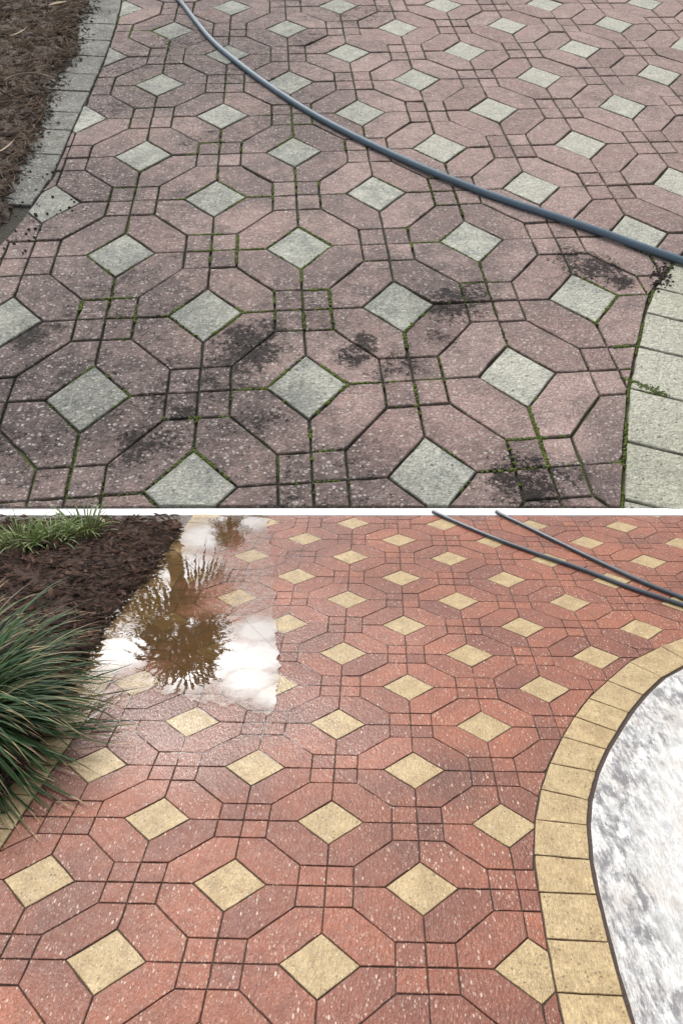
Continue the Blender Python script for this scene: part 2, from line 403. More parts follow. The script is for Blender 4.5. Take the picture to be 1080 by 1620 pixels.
lines_up = [(pl(UP, UL_EDGE), None), (pl(UP, UR_EDGE), None), (KU, None)]
mid = UP.px(540, 500); lines_up = [(l, side_of(l, mid)) for l, _ in lines_up]
# the right-hand edge is curved: take the side from its visible part
lines_up[1] = (lines_up[1][0], side_of(lines_up[1][0][3:7], mid)); lines_up[0] = (lines_up[0][0], side_of(lines_up[0][0][2:7], mid))
patio_up = build_patio(UP, 'weathered_patio', 'grey mauve octagon patterned block paving dulled by algae, with mossy joints', lines_up, (-9, 15, -13, 3), (M_WR, M_WP), (-110, 960),
                       g * .009, g * .011, g * .010, g * .05, g * .005, M_JU, 'diamond_paver', None)
mid = LO.px(600, 1300)
lines_lo = [(pl(LO, LL_EDGE), side_of(pl(LO, LL_EDGE), mid)), (pl(LO, LR_IN), side_of(pl(LO, LR_IN)[9:12], mid)), (KL, side_of(KL, mid))]
g = LO.h
patio_lo = build_patio(LO, 'clean_patio', 'wet freshly washed red and tan octagon patterned block paving', lines_lo, (-7, 14, -12, 5), (M_CR, M_CP), (700, 1850),
                       g * .0055, g * .010, g * .008, g * .06, g * .004, M_JL, 'diamond_paver', None)

# joint beds
def bed(plane, pts, h, mat, name, parent, label=None):
    vs = [plane.wp(x, y, h) for x, y in pts]; o = obj(name, vs, [list(range(len(vs)))], mat, parent); return o
bed(UP, [(-1100, 803), (2200, 803), (1900, -160), (-800, -160)], -UP.h * .022, M_JU, 'joint_sand', patio_up)
bed(LO, [(-900, 816), (2000, 816), (2600, 1900), (-1500, 1900)], -LO.h * .014, M_JL, 'joint_sand', patio_lo)

# edging stones
def border(plane, ins, outs, mat, parent, gap, bev, drop, depth, lift, tilt, name='border_paver'):
    for (a, b), (c, d) in zip(zip(ins[:-1], ins[1:]), zip(outs[:-1], outs[1:])):
        mb = MB(); q = [a, b, d, c]
        if area(q) < 0: q = q[::-1]
        P = plane
        if paver(mb, P, q, gap, bev, drop, depth, (random.random(), random.random(), random.random()), 0, tilt):
            mb.v = [v + P.n * lift for v in mb.v]; mb.build(name, mat, parent)
g = UP.h
border(UP, pl(UP, UR_EDGE[1:]), pl(UP, [(x + 125, y + 30) for x, y in UR_EDGE[1:]]), M_WB, patio_up, g * .010, g * .012, g * .011, g * .05, .004, g * .003)
UL_OUT = [(170, -80), (148, 13), (124, 39), (121, 65), (118, 90), (98, 118), (82, 145), (70, 178), (62, 206), (38, 245), (20, 284), (-12, 325)]
M_EDGE = weathered('grey_edging_stone', True, grey=True)
border(UP, pl(UP, UL_EDGE[:12]), pl(UP, [(x - 14, y - 3) for x, y in UL_OUT]), M_EDGE, patio_up, g * .006, g * .012, g * .011, g * .05, .003, g * .004)
g = LO.h
border(LO, pl(LO, LR_IN), pl(LO, LR_OUT), M_CP, patio_lo, g * .006, g * .010, g * .010, g * .06, .003, g * .004)
ll = resample(pl(LO, LL_EDGE[1:]), g * .55)
e = unit(ll[-1] - ll[0]); nn = np.array([e[1], -e[0]]); nn = nn if (LO.px(600, 1300) - ll[0]) @ nn < 0 else -nn
border(LO, ll, [q + nn * g * .68 for q in ll], M_CP, patio_lo, g * .006, g * .010, g * .010, g * .06, .003, g * .004)

# ------------------------------------------------------------------ mottled concrete slab inside the curve
n = NT('mottled_concrete')
stv = n.n.new('ShaderNodeMapping'); n.L(n.pos, stv.inputs[0]); stv.inputs['Scale'].default_value = (1.0, .30, 1); stv.inputs['Rotation'].default_value = (0, 0, R(25))
a = n.noise(34, 8, .72, .5, vec=stv.outputs[0]); b_ = n.noise(60, 5, .7, .3, vec=stv.outputs[0]); c_ = n.noise(3.2, 3, vec=stv.outputs[0])
grit = n.noise(150, 4, .8, vec=stv.outputs[0])
base = n.mix(n.ramp(a, .4, .56), (.58, .57, .55), (.82, .81, .79))
patch = n.ramp(n.math('MULTIPLY_ADD', c_, .38, n.math('MULTIPLY', n.noise(24, 5, .78, vec=stv.outputs[0]), .6)), .53, .60)
base = n.mix(n.math('MULTIPLY', n.ramp(patch, 0, 1, .0, .9), n.ramp(n.math('MULTIPLY_ADD', grit, .5, n.math('MULTIPLY', b_, .5)), .47, .55, 0, .8)), base, (.17, .16, .155))
base = n.mix(n.math('MULTIPLY', n.ramp(n.noise(7, 5, .75, .4), .56, .66), n.ramp(b_, .4, .6, 0, .45)), base, (.30, .36, .46))
base = n.mix(n.math('MULTIPLY', n.ramp(n.noise(5, 5, .7), .48, .62), .5), base, (.60, .53, .47))
base = n.mix(n.ramp(grit, .5, .62, 0, .45), base, (.34, .33, .32))
rim = n.spots(spot_list(LO, [(x + 40, y, .16, 1) for x, y in LR_OUT[6:18]]), .6, 12)
base = n.mix(n.math('MULTIPLY', n.math('MULTIPLY', rim, n.ramp(n.math('MULTIPLY_ADD', n.noise(38, 5, .8, vec=stv.outputs[0]), .6, n.math('MULTIPLY', n.noise(11, 4, .7), .4)), .47, .56)), .85), base, (.16, .15, .16))
n.bump(n.math('MULTIPLY_ADD', grit, .35, n.math('MULTIPLY', b_, .7)), .016, .9); M_SLAB = n.set(Base_Color=base, Roughness=.55)
so_ = [LO.px(x + 6.5, y + .5) for x, y in LR_OUT]; fine_ = resample(so_, .05)
sv = []; N = len(fine_)
far = [LO.px(2200, 938), LO.px(2500, 1780)]
cs = [q + jq for q, jq in zip(fine_, [np.array([random.uniform(-.0015, .0015)] * 2) for _ in fine_])]
top = cs + [far[1], far[0]]
ins_ = LO.px(1300, 1400)
vs = [LO.w(q, -.07) for q in top] + [LO.w(q, -.004) for q in top] + [LO.w(q + unit(ins_ - q) * .008, .003) for q in top]
T = len(top); fs = [[r * T + i, r * T + (i + 1) % T, (r + 1) * T + (i + 1) % T, (r + 1) * T + i] for r in range(2) for i in range(T)] + [[2 * T + i for i in range(T)]]
tag(obj('concrete_slab', vs, fs, M_SLAB), 'white mottled concrete slab in the curve of the tan edging stones', kind='structure')

# ------------------------------------------------------------------ terrain
n = NT('soil'); M_SOIL = n.set(Base_Color=n.mix(n.noise(9, 6, .7), (.03, .022, .016), (.10, .07, .05)), Roughness=.95); 
n = NT('lawn'); f_ = n.noise(30, 6, .7); n.bump(f_, .03, 1); M_LAWN = n.set(Base_Color=n.mix(f_, (.03, .05, .014), (.09, .12, .04)), Roughness=.95)
G = 900
obj_ground = tag(obj('ground', [(-G, -G, -.09), (G, -G, -.09), (G, G, -.09), (-G, G, -.09)], [[0, 1, 2, 3]], M_LAWN), 'green lawn around and beyond the patios', kind='structure')
hv = []
c0 = [UP.wp(-1100, 803.5, -.05), UP.wp(2200, 803.5, -.05), UP.wp(1900, -160, -.05), UP.wp(-800, -160, -.05)]
zt = max(c0[2][2], c0[3][2]); yt = max(c0[2][1], c0[3][1]) + .3
foot = [np.array([c0[0][0] - 4, c0[0][1], -.12]), np.array([c0[1][0] + 4, c0[1][1], -.12]), np.array([c0[2][0] + 8, c0[2][1] + 16, -.12]), np.array([c0[3][0] - 8, c0[3][1] + 16, -.12])]
bk = [np.array([c0[2][0] + 2, c0[2][1] + 4, c0[2][2]]), np.array([c0[3][0] - 2, c0[3][1] + 4, c0[3][2]])]
hv = c0 + foot + bk
hf = [[0, 1, 2, 3], [3, 2, 8, 9], [1, 5, 6, 8, 2], [0, 3, 9, 7, 4], [9, 8, 6, 7], [0, 4, 5, 1]]
hf = [[0, 1, 2, 3], [3, 2, 8, 9], [5, 6, 8], [5, 8, 2], [5, 2, 1], [4, 0, 3], [4, 3, 9], [4, 9, 7], [9, 8, 6, 7], [0, 4, 5, 1]]
tag(obj('hillside', hv, hf, M_LAWN), 'grassy bank that carries the sloping grey patio', kind='structure')

# ------------------------------------------------------------------ mulch beds
def mulch_mat(name, dark, light, sc):
    n = NT(name); t = n.tone(); f = n.noise(40 * sc, 6, .75)
    base = n.mix(t[0], dark, light); base = n.mix(n.ramp(f, .3, .7, 0, .6), base, tuple(c * .35 for c in dark))
    n.bump(f, .01, 1); return n.set(Base_Color=base, Roughness=.9)
M_MU = mulch_mat('brown_mulch', (.06, .038, .027), (.24, .16, .11), 1); M_STRAW = mulch_mat('dry_needles', (.16, .10, .06), (.50, .37, .25), 2)
M_ML = mulch_mat('dark_wet_mulch', (.034, .016, .010), (.19, .095, .06), 2)
def inside_poly(p, poly):
    r = False
    for i in range(len(poly)):
        a, b = poly[i], poly[i - 1]
        if (a[1] > p[1]) != (b[1] > p[1]) and p[0] < (b[0] - a[0]) * (p[1] - a[1]) / (b[1] - a[1]) + a[0]: r = not r
    return r
def rand_in(poly):
    xs = [p[0] for p in poly]; ys = [p[1] for p in poly]
    while True:
        q = np.array([random.uniform(min(xs), max(xs)), random.uniform(min(ys), max(ys))])
        if inside_poly(q, poly): return q
def chip(mb, plane, c, L, W, h, ang, rise, tone, m=0, bend=0.0):
    """a small splinter: tapered 4-sided prism"""
    d = np.array([math.cos(ang), math.sin(ang)]); p = np.array([-d[1], d[0]])
    secs = [(-1, .35), (-.4, 1), (.45, .9), (1, .3)]; vs = []
    for s_, wd in secs:
        q = c + d * s_ * L / 2 + p * bend * (1 - s_ * s_); hh = h + rise * s_
        vs += [plane.w(q - p * W * wd / 2, hh), plane.w(q, hh + W * .45 * wd), plane.w(q + p * W * wd / 2, hh), plane.w(q, hh - W * .3 * wd)]
    fs = []
    for r in range(3): fs += [[r * 4 + i, r * 4 + (i + 1) % 4, (r + 1) * 4 + (i + 1) % 4, (r + 1) * 4 + i] for i in range(4)]
    fs += [[3, 2, 1, 0], [12, 13, 14, 15]]
    mb.add(vs, fs, tone, m)
def bed_surface(mb, plane, poly, step, h0, amp, edge):
    xs = [p[0] for p in poly]; ys = [p[1] for p in poly]; idx = {}; vs = []; fs = []
    nx = int((max(xs) - min(xs)) / step) + 2; ny = int((max(ys) - min(ys)) / step) + 2
    def dist(q):
        b = 9
        for i in range(len(poly)):
            a, c = poly[i], poly[i - 1]; e = c - a; t = min(1, max(0, (q - a) @ e / (e @ e + 1e-12))); b = min(b, np.linalg.norm(q - a - e * t))
        return b
    for i in range(nx):
        for j in range(ny):
            q = np.array([min(xs) + i * step, min(ys) + j * step]); ins = inside_poly(q, poly); dd = dist(q)
            if not ins and dd > step * 1.5: continue
            k = min(1, dd / edge) if ins else -dd / edge
            z = h0 * k + amp * mnoise.noise(Vector((q[0] / (edge * .8), q[1] / (edge * .8), 3))) * max(0, k) - .004
            idx[i, j] = len(vs); vs.append(plane.w(q, z))
    for (i, j) in idx:
        if all(k in idx for k in ((i + 1, j), (i, j + 1), (i + 1, j + 1))): fs.append([idx[i, j], idx[i + 1, j], idx[i + 1, j + 1], idx[i, j + 1]])
    mb.add(vs, fs, (.2, .2, .2)); return dist
# upper left bed
MU_POLY = pl(UP, [(-420, -100), (160, -100), (140, 13), (121, 45), (122, 88), (98, 112), (74, 150), (68, 200), (52, 236), (34, 262), (20, 300), (8, 340), (-60, 400), (-420, 420)])
mb = MB(); k = UP.h / .28
bed_surface(mb, UP, MU_POLY, .06, .05, .04, .3)
VIS_MU = pl(UP, [(-90, -60), (152, -60), (142, 13), (123, 45), (124, 88), (100, 112), (76, 150), (70, 200), (54, 236), (36, 262), (22, 300), (10, 340), (-60, 360)])
for _ in range(5200):
    q = rand_in(VIS_MU); L = random.uniform(.02, .07) * k * .6
    chip(mb, UP, q, L, L * random.uniform(.12, .4), random.uniform(.0, .075), random.uniform(0, 6.28), random.uniform(-.015, .015), (random.random() ** 2, random.random(), 0), 0)
for _ in range(2600):
    q = rand_in(VIS_MU); L = random.uniform(.12, .42)
    chip(mb, UP, q, L, .0065, random.uniform(.04, .10), random.uniform(0, 6.28), random.uniform(-.03, .03), (random.random(), random.random(), 0), 1, random.uniform(-.05, .05))
for _ in range(420):
    q = rand_in(VIS_MU); L = random.uniform(.05, .13); chip(mb, UP, q, L, L * random.uniform(.25, .5), random.uniform(.05, .085), random.uniform(0, 6.28), random.uniform(-.03, .03), (random.random() ** .8, 0, 0), 0)
for _ in range(900):
    i = random.randrange(len(UL_OUT) - 1); f = random.random(); x = UL_OUT[i][0] * (1 - f) + UL_OUT[i + 1][0] * f; y = UL_OUT[i][1] * (1 - f) + UL_OUT[i + 1][1] * f
    L = random.uniform(.015, .06); chip(mb, UP, UP.px(x - 6 + abs(random.gauss(0, 12)), y), L, L * random.uniform(.15, .5), random.uniform(.006, .014), random.uniform(0, 6.28), 0, (random.random() ** 2 * .6, 0, 0), 0)
o = mb.build('mulch_bed', [M_MU, M_STRAW]); tag(o, 'brown bed of pine needles and bark mulch beside the grey edging stones', kind='stuff')
# lower left bed
ML_PX = [(-420, 800), (290, 823), (286, 842), (268, 880), (240, 915), (205, 950), (176, 985), (160, 1015), (146, 1050), (110, 1120), (60, 1195), (20, 1262), (-20, 1330), (-420, 1500)]
ML_POLY = pl(LO, ML_PX)
ML_POLY[0] = LO.px(-420, 823)
mb = MB(); bed_surface(mb, LO, ML_POLY, .03, .04, .025, .16)
VIS_ML = pl(LO, [(-60, 828), (287, 828)] + ML_PX[2:13] + [(-60, 1340)])
for _ in range(7500):
    q = rand_in(VIS_ML); L = random.uniform(.012, .06)
    chip(mb, LO, q, L, L * random.uniform(.12, .35), random.uniform(.005, .062), random.gauss(.35, .7), random.uniform(-.008, .008), (random.random() ** 1.5, random.random(), 0), 0)
for _ in range(260):
    q = rand_in(VIS_ML); L = random.uniform(.03, .075); chip(mb, LO, q, L, L * random.uniform(.22, .45), random.uniform(.045, .065), random.uniform(0, 6.28), random.uniform(-.012, .012), (.5 + .5 * random.random(), 0, 0), 0)
o = mb.build('mulch_bed', [M_ML]); tag(o, 'dark wet bark mulch beside the puddle', kind='stuff')

# ------------------------------------------------------------------ debris on the weathered patio
M_CLOD = NT('dark_soil_crumb'); _n = M_CLOD; M_CLOD = _n.set(Base_Color=_n.mix(_n.noise(60, 4), (.012, .009, .008), (.06, .04, .03)), Roughness=.9)
def lump(mb, P, r, tone=(.5, .5, .5), m=0, flat=.7):
    bm = bmesh.new(); bmesh.ops.create_icosphere(bm, subdivisions=1, radius=1)
    s = random.random() * 50
    vs = []
    for v in bm.verts:
        c = v.co * (1 + .45 * mnoise.noise(v.co * 1.7 + Vector((s, s, s)))); vs.append(P + np.array([c.x * r, c.y * r, c.z * r * flat]))
    fs = [[v.index for v in f.verts] for f in bm.faces]; bm.free(); mb.add(vs, fs, tone, m)
mb = MB()
for (x, y, sx, sy, cnt, r0, r1) in [(50, 290, 35, 60, 70, .010, .034), (30, 370, 25, 40, 30, .012, .036), (110, 325, 30, 14, 16, .012, .03), (400, 545, 45, 22, 260, .006, .018), (335, 570, 30, 20, 110, .005, .015),
        (250, 690, 40, 25, 120, .006, .014), (560, 560, 40, 16, 120, .006, .016), (720, 490, 30, 26, 170, .005, .014), (855, 765, 30, 22, 160, .006, .016), (640, 560, 20, 22, 80, .005, .013), (950, 425, 45, 22, 160, .006, .018), (1045, 438, 14, 16, 260, .008, .028),
        (60, 540, 25, 18, 50, .006, .014), (500, 300, 400, 260, 120, .005, .014), (250, 120, 100, 80, 60, .008, .018)]:
    for _ in range(cnt // 2 if x < 130 or x > 1000 else cnt // 7):
        px_, py_ = random.gauss(x, sx * .6), random.gauss(y, sy * .6)
        if py_ > 798: continue
        r = random.uniform(r0, r1) * .55; lump(mb, UP.wp(px_, py_, r * .3), r)
o = mb.build('soil_crumbs', M_CLOD, smooth=True); tag(o, 'black crumbs of soil scattered over the weathered paving', kind='stuff')

# moss along the joints of the weathered patio
n = NT('moss'); t = n.tone(); M_MOSS = n.set(Base_Color=n.mix(t[0], (.035, .055, .009), (.12, .16, .02)), Roughness=.95)
mb = MB(); cnt = 0
MOSSY = [(305, 620, 90, 160), (490, 690, 40, 90), (650, 560, 60, 60), (480, 470, 60, 40), (840, 680, 120, 90), (985, 600, 70, 160), (230, 560, 120, 60), (520, 600, 120, 40), (640, 400, 150, 60), (150, 470, 60, 60), (900, 520, 90, 60), (450, 280, 200, 120), (340, 400, 80, 100), (240, 60, 60, 60)]
def mossiness(P):
    return sum(math.exp(-((P[0] - a) / b) ** 2 - ((P[1] - c) / d) ** 2) for a, c, b, d in MOSSY)
def joint_segments():
    for i in range(-6, 13):
        for j in range(-9, 3):
            if (i + j) % 2 == 0:
                yield (i + D, j), (i + 2 - D, j); yield (i, j + D), (i, j + 2 - D)
                for a, b in (((i - D, j), (i, j - D)), ((i, j - D), (i + D, j)), ((i + D, j), (i, j + D)), ((i, j + D), (i - D, j))): yield a, b
            else:
                s = S_
                yield (i - s, j - s), (i + s, j - s); yield (i + s, j - s), (i + s, j + s); yield (i + s, j + s), (i - s, j + s); yield (i - s, j + s), (i - s, j - s)
                for sx, sy in ((1, 1), (1, -1), (-1, 1), (-1, -1)): yield (i + sx * s, j + sy * s), (i + sx * (1 - s), j + sy * (1 - s)) if False else (i + sx * s, j + sy * s)
for a, b in joint_segments():
    A_, B_ = UP.lat(*a), UP.lat(*b); L = np.linalg.norm(B_ - A_)
    if L < .01: continue
    gate = random.choice((.15, .5, 1, 1))
    for _ in range(int(L / .0026)):
        q = A_ + (B_ - A_) * random.random(); P = project(UP.w(q))
        if not (0 < P[0] < 1080 and 0 < P[1] < 800): continue
        if any(((q - l[0][0]) * 0).sum() for l in lines_up): pass
        nz = mnoise.noise(Vector((q[0] * 1.6, q[1] * 1.6, 5))) + .6 * mnoise.noise(Vector((q[0] * 8, q[1] * 8, 1)))
        if random.random() < (mossiness(P) * .9 + .02) * max(0, min(1, (nz - .04) * 7)) * gate:
            r = random.uniform(.004, .0105) * (1 + .6 * min(1, mossiness(P)) * (nz > .1)); q = q + np.array([random.gauss(0, .0055), random.gauss(0, .0055)])
            lump(mb, UP.w(q, -.005), r, (random.random(), 0, 0), 0, .8); cnt += 1
right = pl(UP, UR_EDGE)
for a, b in zip(right[1:-1], right[2:]):
    for _ in range(140):
        q = a + (b - a) * random.random() + np.array([random.gauss(0, .005), random.gauss(0, .005)])
        if mnoise.noise(Vector((q[0] * 3, q[1] * 3, 2))) > .0: lump(mb, UP.w(q, -.004), random.uniform(.005, .011), (random.random(), 0, 0), 0, .8)
for x, y in [(1020 + i * 1.6, 613 + (i * 1.6 - 0) * .42) for i in range(-14, 30)]:
    for _ in range(4): lump(mb, UP.wp(x - 12 + random.gauss(0, 2), y - 6 + random.gauss(0, 2)), random.uniform(.005, .012), (random.random(), 0, 0), 0, .8)
print('moss tufts', cnt)
o = mb.build('moss', M_MOSS, smooth=True); tag(o, 'green moss growing in the joints of the weathered paving', kind='stuff')

# ------------------------------------------------------------------ hoses
def tube(P, r, sides=14):
    P = [np.array(p) for p in P]; N = len(P); vs = []; up = np.array([0, 0, 1.0])
    for i in range(N):
        t = unit(P[min(i + 1, N - 1)] - P[max(i - 1, 0)]); a = unit(np.cross(t, up)); b = np.cross(a, t)
        for k in range(sides): an = 2 * math.pi * k / sides; vs.append(P[i] + r * (math.cos(an) * a + math.sin(an) * b))
    fs = [[i * sides + k, i * sides + (k + 1) % sides, (i + 1) * sides + (k + 1) % sides, (i + 1) * sides + k] for i in range(N - 1) for k in range(sides)]
    fs += [list(range(sides))[::-1], [(N - 1) * sides + k for k in range(sides)]]
    return vs, fs
def spline(pts, n=10):
    p = [np.array(q, float) for q in pts]; p = [2 * p[0] - p[1]] + p + [2 * p[-1] - p[-2]]; out = []
    for i in range(1, len(p) - 2):
        for k in range(n):
            t = k / n; out.append(.5 * (2 * p[i] + (p[i + 1] - p[i - 1]) * t + (2 * p[i - 1] - 5 * p[i] + 4 * p[i + 1] - p[i + 2]) * t * t + (3 * p[i] - p[i - 1] - 3 * p[i + 1] + p[i + 2]) * t ** 3))
    out.append(p[-2]); return out
def hose(plane, pts, r, mat, label, group=None):
    P = [plane.w(q, r + .002) for q in spline([plane.px(x, y) for x, y in pts])]
    P = [p + plane.e2 * .12 * r * mnoise.noise(Vector((i * .35, r * 99, 2))) + plane.n * .05 * r * mnoise.noise(Vector((i * .6, 3, 2))) for i, p in enumerate(P)]
    vs, fs = tube(P, r); o = obj('garden_hose', vs, fs, mat, smooth=True); return tag(o, label, 'hose', group)
n = NT('blue_grey_rubber'); f = n.noise(30, 4); n.bump(n.noise(120, 3), .002, .4)
M_H1 = n.set(Base_Color=n.mix(f, (.085, .13, .175), (.125, .18, .23)), Roughness=.55, Specular_IOR_Level=.3)
n = NT('slate_rubber'); f = n.noise(40, 4); M_H2 = n.set(Base_Color=n.mix(f, (.045, .058, .072), (.075, .09, .11)), Roughness=.3)
hose(UP, [(238, -70), (266, -18), (291, 13), (335, 68), (385, 111), (440, 151), (500, 189), (560, 221), (620, 250), (700, 285), (790, 320), (870, 347), (950, 374), (1010, 396), (1068, 416), (1150, 444), (1300, 492)],
     .031, M_H1, 'thick blue grey hose curving across the weathered paving')
hose(LO, [(684, 812.5), (692, 816), (730, 833), (780, 854), (850, 880), (925, 906), (995, 933), (1067, 957), (1150, 984), (1300, 1026)], .0115, M_H2, 'slate hose on the red paving, lower and longer of the two')
hose(LO, [(784, 812.5), (792, 817), (825, 833), (870, 855), (915, 877), (965, 901), (1015, 924), (1067, 945), (1150, 976), (1290, 1010)], .0115, M_H2, 'slate hose on the red paving, farther up of the two')

# ------------------------------------------------------------------ puddle
PUD = [(300, 817), (425, 817), (426, 850), (430, 880), (433, 930), (437, 985), (440, 1030), (440, 1080), (437, 1120), (428, 1136), (405, 1128), (380, 1118), (350, 1118), (315, 1112), (285, 1100), (240, 1092), (190, 1100), (160, 1130), (135, 1150), (110, 1120), (146, 1045), (150, 1010), (165, 985), (195, 950), (228, 915), (255, 880), (274, 840), (280, 817)]  # right side cut where the bright sky reflection ends, though wet film goes on
n = NT('puddle_water')
cov = n.spots(spot_list(LO, [(380, 822, .34, 1), (330, 850, .3, 1), (290, 900, .3, 1), (250, 950, .32, 1), (240, 1000, .34, 1), (300, 1010, .34, 1), (360, 1040, .26, 1), (410, 1040, .22, 1), (408, 1000, .19, .85), (395, 1075, .18, .9), (190, 1030, .25, 1), (300, 1060, .22, .9), (432, 1100, .12, .8)]), .30, 22)
cov = n.math('MAXIMUM', cov, n.ramp(n.noise(30, 4, .6), .45, .6, .12, .3), clamp=True)
gl = n.n.new('ShaderNodeBsdfGlossy'); gl.inputs['Roughness'].default_value = .012; gl.inputs['Color'].default_value = (1, 1, 1, 1)
tr = n.n.new('ShaderNodeBsdfTransparent'); n.put(tr.inputs['Color'], n.mix(cov, (1, 1, 1), (.62, .50, .34)))
ms = n.n.new('ShaderNodeMixShader'); mud = n.n.new('ShaderNodeBsdfDiffuse'); mud.inputs['Color'].default_value = (.19, .125, .06, 1)
m2 = n.n.new('ShaderNodeMixShader'); n.L(n.math('MULTIPLY', cov, .38), m2.inputs[0]); n.L(tr.outputs[0], m2.inputs[1]); n.L(mud.outputs[0], m2.inputs[2])
n.L(n.math('MULTIPLY', cov, .31), ms.inputs[0]); n.L(m2.outputs[0], ms.inputs[1]); n.L(gl.outputs[0], ms.inputs[2])
bp = n.n.new('ShaderNodeBump'); bp.inputs['Distance'].default_value = .0012; bp.inputs['Strength'].default_value = .14; n.L(n.noise(14, 3), bp.inputs['Height']); n.L(bp.outputs[0], gl.inputs['Normal'])
n.L(ms.outputs[0], n.out.inputs['Surface'])
# the shore and the cut right side wander; around it the water only stands in the joints, a little below the paver faces
shore = resample(pl(LO, PUD) + [LO.px(*PUD[0])], .012)[:-1]
shore = [q + (.035 if project(LO.w(q))[0] < 415 else .028) * np.array([mnoise.noise(Vector((q[0] * 14, q[1] * 14, 7))) + .5 * mnoise.noise(Vector((q[0] * 45, q[1] * 45, 3))), mnoise.noise(Vector((q[0] * 14, q[1] * 14, 21))) + .5 * mnoise.noise(Vector((q[0] * 45, q[1] * 45, 9)))]) for q in shore]
shore = [q for q in shore if project(LO.w(q))[1] > 816]
vs = [LO.w(q, .0062) for q in shore]
wj = [LO.wp(x, y, -LO.h * .0065) for x, y in [(330, 818), (470, 818), (505, 900), (510, 1000), (500, 1090), (505, 1170), (440, 1215), (380, 1190), (300, 1215), (250, 1170), (200, 1180), (170, 1120), (240, 1080)]]
n3 = NT('joint_water'); g3 = n3.n.new('ShaderNodeBsdfGlossy'); g3.inputs['Roughness'].default_value = .05; t3 = n3.n.new('ShaderNodeBsdfTransparent'); x3 = n3.n.new('ShaderNodeMixShader')
n3.L(n3.ramp(n3.noise(9, 4, .7), .42, .56, .01, .17), x3.inputs[0]); n3.L(t3.outputs[0], x3.inputs[1]); n3.L(g3.outputs[0], x3.inputs[2]); n3.L(x3.outputs[0], n3.out.inputs['Surface'])
NV = len(vs)
tag(obj('puddle', vs + wj, [list(range(NV)), list(range(NV, NV + len(wj)))], [n.m, n3.m], midx=[0, 1]), 'shallow puddle on the red paving, mirroring the sky and a fan palm', kind='structure')

# ------------------------------------------------------------------ grasses
n = NT('grass_blade'); t = n.tone()
base = n.mix(t[0], (.010, .034, .012), (.070, .14, .045)); base = n.mix(n.ramp(t[1], .82, 1.0), base, (.42, .30, .17)); M_BLADE = n.set(Base_Color=base, Roughness=.5, Specular_IOR_Level=.3)
n = NT('young_grass_blade'); t = n.tone(); M_BLADE2 = n.set(Base_Color=n.mix(t[1], n.mix(t[0], (.05, .12, .018), (.17, .27, .05)), (.30, .30, .10)), Roughness=.45)
def blade(mb, base, az, L, lean, droop, wd, tone, tipbrown=True, twist=0.0):
    seg = 9; p = np.array(base, float); ang = lean; vs = []; d2 = np.array([math.cos(az), math.sin(az), 0]); side0 = np.array([-d2[1], d2[0], 0]); tn = []
    for i in range(seg + 1):
        f = i / seg
        wdt = wd * (min(1, .55 + f * 2) if f < .3 else max(.04, 1 - ((f - .3) / .7) ** 2.2)) / 2
        up_ = np.array([-math.sin(ang) * d2[0], -math.sin(ang) * d2[1], math.cos(ang)])
        side = side0 * math.cos(twist * f) + up_ * math.sin(twist * f)
        vs += [p - side * wdt, p + up_ * wdt * -.35, p + side * wdt]
        tn += [(tone[0], (1.0 if (f > .86 and tipbrown) else (tone[1] * .8)), 0)] * 3
        dr = d2 * math.cos(ang) + np.array([0, 0, math.sin(ang)]); p = p + dr * L / seg; ang -= droop / seg * (0.5 + f * 1.3)
        if p[2] < .012: p[2] = .012; ang = max(ang, 0.02)
    b = len(mb.v); mb.v += vs; mb.t += tn
    for i in range(seg):
        for k in (0, 1): mb.f.append([b + i * 3 + k, b + i * 3 + k + 1, b + i * 3 + 4 + k, b + i * 3 + 3 + k]); mb.m.append(0)
C = ground(-84, 1160)
root = empty('ornamental_grass', C); tag(root, 'big clump of long arching dark green grass blades beside the puddle', 'grass')
mb = MB()
for _ in range(1250):
    rr = .13 * math.sqrt(random.random()); a = random.random() * 6.283
    az = math.atan2(math.sin(a), math.cos(a)) + random.gauss(0, .35)
    blade(mb, C + np.array([rr * math.cos(a), rr * math.sin(a), .03]), az, random.uniform(.36, .70), random.uniform(.1, 1.15), random.uniform(.9, 1.9), random.uniform(.0065, .012), (random.random(), random.random() * 1.18), random.random() < .7, random.gauss(0, .6))
mb.build('blades', M_BLADE, root)
mb = MB()
for _ in range(90):
    rr = .11 * math.sqrt(random.random()); a = random.random() * 6.283
    blade(mb, C + np.array([rr * math.cos(a), rr * math.sin(a), .03]), a, random.uniform(.2, .34), random.uniform(.0, .5), random.uniform(.3, .8), .005, (0, 1.2), True)
n = NT('dead_grass'); M_DEAD = n.set(Base_Color=n.mix(n.noise(20, 3), (.16, .10, .06), (.33, .24, .15)), Roughness=.8)
mb.build('dead_blades', M_DEAD, root)
for (px_, py_, cnt, label) in [(38, 872, 60, 'small tuft of bright green grass at the left in the dark mulch'), (85, 862, 60, 'small tuft of bright green grass in the dark mulch, middle of three'), (138, 850, 50, 'small tuft of bright green grass in the dark mulch, nearest the puddle')]:
    C2 = ground(px_, py_); root = empty('grass_tuft', C2); tag(root, label, 'grass', 'small grass tufts in the dark mulch')
    mb = MB()
    for _ in range(cnt * 2):
        rr = .10 * math.sqrt(random.random()); a = random.random() * 6.283
        blade(mb, C2 + np.array([rr * math.cos(a), rr * math.sin(a), .02]), a, random.uniform(.10, .24), random.uniform(.6, 1.5), random.uniform(.5, 1.9), random.uniform(.005, .009), (random.random(), random.random() * .6), False, random.gauss(0, .5))
    mb.build('blades', M_BLADE2, root)

